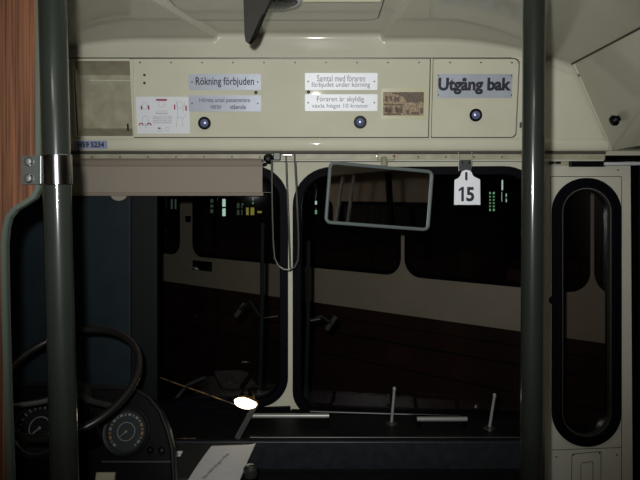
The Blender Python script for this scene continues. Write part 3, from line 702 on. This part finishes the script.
td = (Vector(Fp.px(228, 456)) - Vector(Fp.px(205, 480))); tF = Fr(Fp.p(*Fp.px(203, 481), .0065), Vector((td.x, td.y, 0)), Vector((-td.y, td.x, 0)))
MB().text('Snälltågsväg', tF, (0, -.008, td.length*1.05, .004), .0003, .01, 0).build('lettering', M['inkgrey'], pth)
MB_ = MB().lathe([(.018, 0), (.020, .006), (.019, .022), (.012, .030), (0, .032)], (P(246, 478, 1.66).x+.012, 1.66, .902), (0, 0, 1), 20)
tag(MB_.build('dome_button', M['dullsteel'], None, True), 'grey domed button at the right edge of the paper sheet', 'button')

# ------------------------------------------------------------ instrument binnacle
YB = 1.50; lean = .35
FB = Fr((0, YB, CZ+(HY-440)/F*YB), (1, 0, 0), (0, lean, 1))
bn = thing('instrument_binnacle', 'black curved instrument panel with two dials behind the steering wheel', 'instrument panel', (-.6, 1.55, 0))
ol = [(-30, 640), (173, 640), (173.5, 480), (171.5, 448), (167, 430), (160, 412), (149, 398), (138, 391.5), (122, 388), (95, 387), (60, 384), (30, 384), (5, 388), (-15, 396), (-30, 410)]
op = [FB.px(*p_) for p_ in ol]
MB().plate(op, [], FB, 0, -.05).build('housing', M['black'], bn)
hp = [FB.p(*q_, .0) for q_ in op[1:]]
MB().tube(hp, .0055, 8).build('rim', M['dash'], bn, True)
MB().box(FB.p(*FB.px(137, 461.5), .002), (.165, .004, .012), FB, .001).build('ledge', M['dullsteel'], bn)
MB().box(FB.p(*FB.px(106, 478), .004), (.045, .026, .012), FB, .002).build('card_holder', M['cream_dirty'], bn)
def gauge(cx, cy, R, big):
    s_ = YB/F; o_ = FB.p(*FB.px(cx, cy))
    r = R*s_*1.0
    bz = MB().lathe([(r*1.30, 0), (r*1.30, .012), (r*1.18, .016), (r*1.05, .014), (r*1.0, .006)], o_, FB.N, 48).build('dial', M['gaugeface'], bn, True)
    MB().lathe([(r*1.0, .0145), (r*1.05, .0172), (r*1.09, .0145)], o_, FB.N, 48, False).build('bezel_ring', M['dullsteel'], bz, True)
    MB().lathe([(r*.99, .0065), (0, .0066)], o_, FB.N, 48).build('dial_face', M['gaugeblue' if big else 'gaugeface'], bz)
    mk = MB(); ok = MB(); ok2 = MB()
    u_c, v_c = FB.px(cx, cy)
    def tick(a, r0, r1, wdt, b_):
        m_ = FB.p(u_c + (r0+r1)/2*math.cos(a), v_c + (r0+r1)/2*math.sin(a), .0072)
        ff = Fr((0, 0, 0), FB.U*math.cos(a)+FB.V*math.sin(a), FB.V*math.cos(a)-FB.U*math.sin(a)); b_.box(m_, (r1-r0, wdt, .0008), ff)
    for i in range(20):
        a = math.radians(-50 + i*280/19)
        if big:
            (tick(a, r*.80, r*.92, r*(.17 if i % 2 else .07), ok if i in (2, 3, 4, 5) else (ok2 if i in (14, 16, 17, 18) else mk)))
        else: tick(a, r*.80, r*.95, r*.05, mk)
    mk.tube([FB.p(u_c + r*.46*math.cos(2*PI*j/36), v_c + r*.46*math.sin(2*PI*j/36), .0072) for j in range(36)], r*.030, 6, closed=True)
    mk.build('markings', M['mark'], bz); 
    if big: ok.build('orange_scale', M['orange'], bz); ok2.build('orange_scale', M['orange'], bz)
    a = math.radians(222)
    MB().tube([FB.p(u_c, v_c, .010), FB.p(u_c + r*(.40 if big else .95)*math.cos(a), v_c + r*(.40 if big else .95)*math.sin(a), .010)], [r*.045, r*.02], 6).lathe([(r*.07, .008), (r*.07, .011), (0, .012)], o_, FB.N, 12).build('needle', M['mark'], bz)
    return bz
gauge(127, 431.5, 18.8, True); gauge(41, 428, 23, False)
def small(cx, cy, R, m, name, ring=None):
    o_ = FB.p(*FB.px(cx, cy)); r = R*YB/F
    k_ = MB().lathe([(r, 0), (r, .006), (r*.7, .010), (0, .012)], o_, FB.N, 20).build(name, M[m], bn, True)
    if ring: MB().lathe([(r*1.0, .004), (r*1.2, .006), (r*1.35, .003)], o_, FB.N, 24, False).build('ring', M[ring], k_, True)
small(161.5, 450.5, 3.6, 'black', 'switch_knob', 'steel'); small(150.5, 450, 2.6, 'black', 'switch_knob', 'dash'); small(124, 456, 1.8, 'dullsteel', 'screw')
small(89.5, 411.5, 3.4, 'yellow', 'warning_lamp', 'black')

# steering wheel and column
sw = thing('steering_wheel', 'large thin-rimmed dark steering wheel at the lower left', 'steering wheel', tuple(P(64, 395, 1.33)))
ctr = P(68, 379, 1.33); rim = []
ax1 = (P(141, 381, 1.27) - ctr); Lw = ax1.length
Uw = Vector((1, -.08, .04)).normalized(); 
Vw = Vector((.05, .85, .53)).normalized(); Vw = (Vw - Uw*Vw.dot(Uw)).normalized(); Rw = .150
rimp = [ctr + Uw*Rw*math.cos(2*PI*j/72) + Vw*Rw*math.sin(2*PI*j/72) for j in range(72)]
MB().tube(rimp, .0086, 14, closed=True).build('rim', M['wheel'], sw, True)
Nw = Uw.cross(Vw); 
if Nw.y > 0: Nw = -Nw
hub = ctr - Nw*.05
for a in (math.radians(-30), math.radians(210)):
    MB().tube([hub, ctr - Nw*.03 + (Uw*math.cos(a)+Vw*math.sin(a))*Rw*.5, ctr + (Uw*math.cos(a)+Vw*math.sin(a))*Rw], [.008, .006, .006], 10).build('spoke', M['dullsteel'], sw, True)
MB().lathe([(.034, -.015), (.036, .0), (.030, .012), (0, .016)], hub, Nw, 24).build('hub', M['wheel'], sw, True)
MB().tube([hub - Nw*.01, hub - Nw*.16], .02, 16).build('column', M['black'], sw, True)
# indicator stalk right of the column
tag(MB().tube([P(80, 425, 1.42), P(99, 441, 1.46)], [.003, .0022], 8).build('stalk', M['steel'], None, True), 'thin steel stalk beside the steering column near the right dial', 'lever')

# blue board and dark teal post at the driver's end of the windscreen
tag(MB().wbox(XL+.02, P(131, 0, 1.99).x, 1.985, 2.003, .9145, P(0, 195, 1.99).z, .004).build('blue_panel', M['bluepanel']), 'dark blue-grey board standing upright in the driver corner', 'panel')
tag(MB().wbox(P(120, 0, 2.01).x, P(157, 0, 2.01).x, 2.006, 2.03, .9165, P(0, 195, 2.01).z, .004).build('cab_post', M['tealdark']), 'dark teal upright post between the blue board and windscreen', 'post')

# ------------------------------------------------------------ wipers outside the glass
def wiper(label, x, y0, y1, armpts):
    Yw = 2.185
    t = thing('windscreen_wiper', label, 'wiper', tuple(P(x, y1, Yw)), 'windscreen wipers')
    MB().tube([P(x, y0, Yw), P(x-.5, (y0+y1)/2, Yw+.004), P(x-3, y1, Yw)], .0075, 8).build('blade', M['tealdark'], t, True)
    MB().tube([P(a, b_, Yw+.015) for a, b_ in armpts], [.007, .006, .005][:len(armpts)], 8).build('arm', M['tealdark'], t, True)
    MB().tube([P(x, armpts[-1][1], Yw+.008), P(x+(15 if x < 290 else 12), armpts[-1][1]-2, Yw+.006)], .003, 8).build('blade_clip', M['chrome'], t, True)
    MB().box(P(armpts[0][0], armpts[0][1], Yw+.02), (.018, .062, .012), Fr((0, 0, 0), (1, 0, -.7), (.7, 0, 1)), .003).build('arm_cap', M['visor'], t)
wiper('wiper with dark vertical blade left of the windscreen centre post', 262.5, 223, 398, [(240, 310), (250, 301), (261, 318)])
wiper('wiper with dark vertical blade right of the windscreen centre post', 308.5, 241, 402, [(331, 323), (321, 316), (309, 321)])
tag(MB().tube([Vector((P(160, 0, 2.22).x, 2.15, .862)), P(168, 408, 2.20), P(187, 385, 2.22), P(205, 377, 2.22)], .006, 8).build('linkage_rod', M['dullsteel'], None, True), 'dim grey bent rod outside the lower left windscreen', 'rod')

# ------------------------------------------------------------ the other coach
tdir = Vector((-1.21, 1, 0)).normalized()           # away to the left
CO = Vector((0, 5.0, 0)); FCo = Fr(CO, -tdir, (0, 0, 1))
inw = -FCo.N                                          # into the coach
W2 = 2.3; zg = -.75
bus = thing('parked_coach', 'maroon and cream coach with dark windows parked ahead of the windscreen', 'bus', tuple(CO + inw*1.1 + Vector((0, 0, zg))))
ua, ub = -6.5, 3.4
zb, zw0, zw1, zr = .795, 1.075, 1.95, 2.25
wx = [-200, 180, 193, 285.5, 291, 401, 405, 590.5, 594.5, 900]
U = [FCo.px(x, 275)[0] for x in wx]; U[0] = ua+.3; U[-1] = ub-.2
wins = [(U[0], U[1]), (U[2], U[3]), (U[4], U[5]), (U[6], U[7]), (U[8], U[9])]
wh = [rr(a, zw0, b_, zw1, .13, 8) for a, b_ in wins]
def cw(m, *a): return m
MB().plate([(ua, zb), (ub, zb), (ub, zr), (ua, zr)], wh, FCo, 0, -.03).build('cream_side', M['coachcream'], bus)
MB().plate([(ua, zg+.35), (ub, zg+.35), (ub, zb), (ua, zb)], [], FCo, .004, -.03).build('maroon_skirt', M['maroon'], bus)
for a, b_ in ((.70, .004), (.58, .006), (.40, .005)):
    MB().tube([FCo.p(ua, a, .006), FCo.p(ub, a, .006)], b_, 8).build('trim_strip', M['tealdark'], bus)
for h_ in wh:
    fr_ = MB().plate(h_, [grow(h_, -.028)], FCo, .008, -.035).build('window_frame', M['rubber'], bus)
    MB().plate(grow(h_, -.026), [], FCo, -.010, -.014).build('pane', M['coachglass'], fr_)
Bk = Fr(CO + inw*W2, -tdir, (0, 0, 1))
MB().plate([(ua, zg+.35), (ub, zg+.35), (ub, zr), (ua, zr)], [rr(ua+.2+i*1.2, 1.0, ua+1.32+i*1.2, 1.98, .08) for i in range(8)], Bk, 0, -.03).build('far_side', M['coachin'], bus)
def cobox(u0, u1, v0, v1, w0, w1): 
    m_ = MB(); m_.prism([FCo.p(u0, v0, w0), FCo.p(u1, v0, w0), FCo.p(u1, v1, w0), FCo.p(u0, v1, w0)], [FCo.p(u0, v0, w1), FCo.p(u1, v0, w1), FCo.p(u1, v1, w1), FCo.p(u0, v1, w1)]); return m_
cobox(ua, ub, zr, zr+.12, .0, -W2).build('roof', M['coachcream'], bus)
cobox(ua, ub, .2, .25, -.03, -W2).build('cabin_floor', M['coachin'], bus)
cobox(ua-.03, ua, zg+.35, zr+.12, 0, -W2).build('rear_end', M['maroon'], bus)
cobox(ub, ub+.03, zg+.35, zr+.12, 0, -W2).build('front_end', M['coachcream'], bus)
for uu in (-4.6, -1.6, 2.1):
    MB().lathe([(.16, -.02), (.42, -.02), (.46, -.06), (.46, -.22), (.42, -.26), (.1, -.26)], FCo.p(uu, zg+.46, .0), FCo.N, 32).build('wheel', M['rubber'], bus, True)
for i in range(10):
    u_ = ua + .6 + i*.92
    for w_ in (-.25, -1.35):
        s_ = cobox(u_, u_+.14, .25, 1.16, w_, w_-.8); s_.build('seat', M['curtain'], bus)
a = FCo.px(193, 270); b_ = FCo.px(212, 262)
MB().plate(rr(a[0], a[1]+.004, b_[0], b_[1], .004), [], FCo, 0, .006).build('number_plate', M['black'], bus)
a = FCo.px(187, 222); b_ = FCo.px(191, 216)
MB().plate(rr(a[0], a[1], b_[0], b_[1], .004), [], FCo, 0, .02).build('marker_lamp', M['black'], bus)

# ------------------------------------------------------------ depot
struct(MB().wbox(-16, 12, 2.2, 17, zg-.1, zg).build('ground', M['asphalt']))
YH = 14.0; hall = thing('depot_hall', 'dark depot wall with a few lit windows far behind the coach', 'building', (-1, YH+.2, zg))
MB().wbox(-16, 12, YH, YH+.3, zg, 5.5).build('wall', M['hall'], hall)
def lit(x0, y0, x1, y1, m, nx=1, ny=3):
    a, b_ = P(x0, y1, YH), P(x1, y0, YH); f = FY(YH)
    fr_ = MB().plate([(a.x-.05, a.z-.05), (b_.x+.05, a.z-.05), (b_.x+.05, b_.z+.05), (a.x-.05, b_.z+.05)], [[(a.x, a.z), (b_.x, a.z), (b_.x, b_.z), (a.x, b_.z)]], f, 0, .06).build('window', M['black'], hall)
    MB().wbox(a.x, b_.x, YH-.012, YH-.004, a.z, b_.z).build('lit_pane', M[m], fr_)
    bars = MB()
    for i in range(1, nx): bars.wbox(a.x+(b_.x-a.x)*i/nx-.02, a.x+(b_.x-a.x)*i/nx+.02, YH-.04, YH-.012, a.z, b_.z)
    for i in range(1, ny): bars.wbox(a.x, b_.x, YH-.04, YH-.012, a.z+(b_.z-a.z)*i/ny-.02, a.z+(b_.z-a.z)*i/ny+.02)
    if nx > 1 or ny > 1: bars.build('glazing_bar', M['black'], fr_)
lit(171, 199, 177, 209, 'litdim', 2, 1); lit(210.5, 199, 214, 213, 'litdim', 1, 3); lit(222.5, 199, 226, 216, 'litwhite', 1, 2)
lit(237, 203, 244, 215, 'litdim', 2, 2); lit(245, 207.5, 254.5, 215, 'lityellow', 2, 1); lit(252.6, 198.5, 253.8, 204, 'litgreen', 1, 2); lit(257.5, 211, 262, 213, 'lityellow', 1, 1)
lit(315, 201, 317, 204.5, 'litwhite', 1, 1); lit(315, 210, 317, 214, 'litgreen', 1, 1)
lit(488.5, 192, 494.5, 211, 'litgreen', 2, 6); lit(500.8, 180, 502.8, 202, 'litwhite', 1, 2); lit(504, 193.5, 506.5, 202, 'litwhite', 1, 2)

# ------------------------------------------------------------ saloon behind the camera (seen in the mirror)
def mirror_hit(px_, py_, X):                 # where the driver's mirror shows a point of the plane x = X
    d = Vector(((px_-HX)/F, 1, (HY-py_)/F)); c = Vector((0, 0, CZ)); t = (FM.O-c).dot(FM.N)/d.dot(FM.N); p_ = c+d*t; r_ = d - FM.N*2*d.dot(FM.N)
    return p_ + r_*((X-p_.x)/r_.x)
for i, (x0, x1, X, m_, r_, lab, nm) in enumerate(((345, 336.5, .99, 'plate', .011, 'slim white slanting pole in the saloon, left one in the mirror', 'white_pole'), (355.5, 348, .99, 'plate', .011, 'slim white slanting pole in the saloon, right one in the mirror', 'white_pole'), (387.5, 391, 1.04, 'black', .020, 'dark vertical post by the saloon side wall, seen in the mirror', 'dark_post'))):
    a_, b_ = mirror_hit(x0, 165, X), mirror_hit(x1, 222, X); d_ = (b_-a_)/(b_.z-a_.z)
    tp, bt = a_ + d_*(1.795-a_.z), a_ + d_*(0-a_.z)
    t = thing(nm, lab, 'pole', tuple(bt))
    MB().tube([bt, tp], r_, 16).build('tube', M[m_], t, True)
    MB().lathe([(.035, 0), (.035, .006), (r_+.002, .02)], bt, (0, 0, 1), 20).build('floor_flange', M['dullsteel'], t, True)
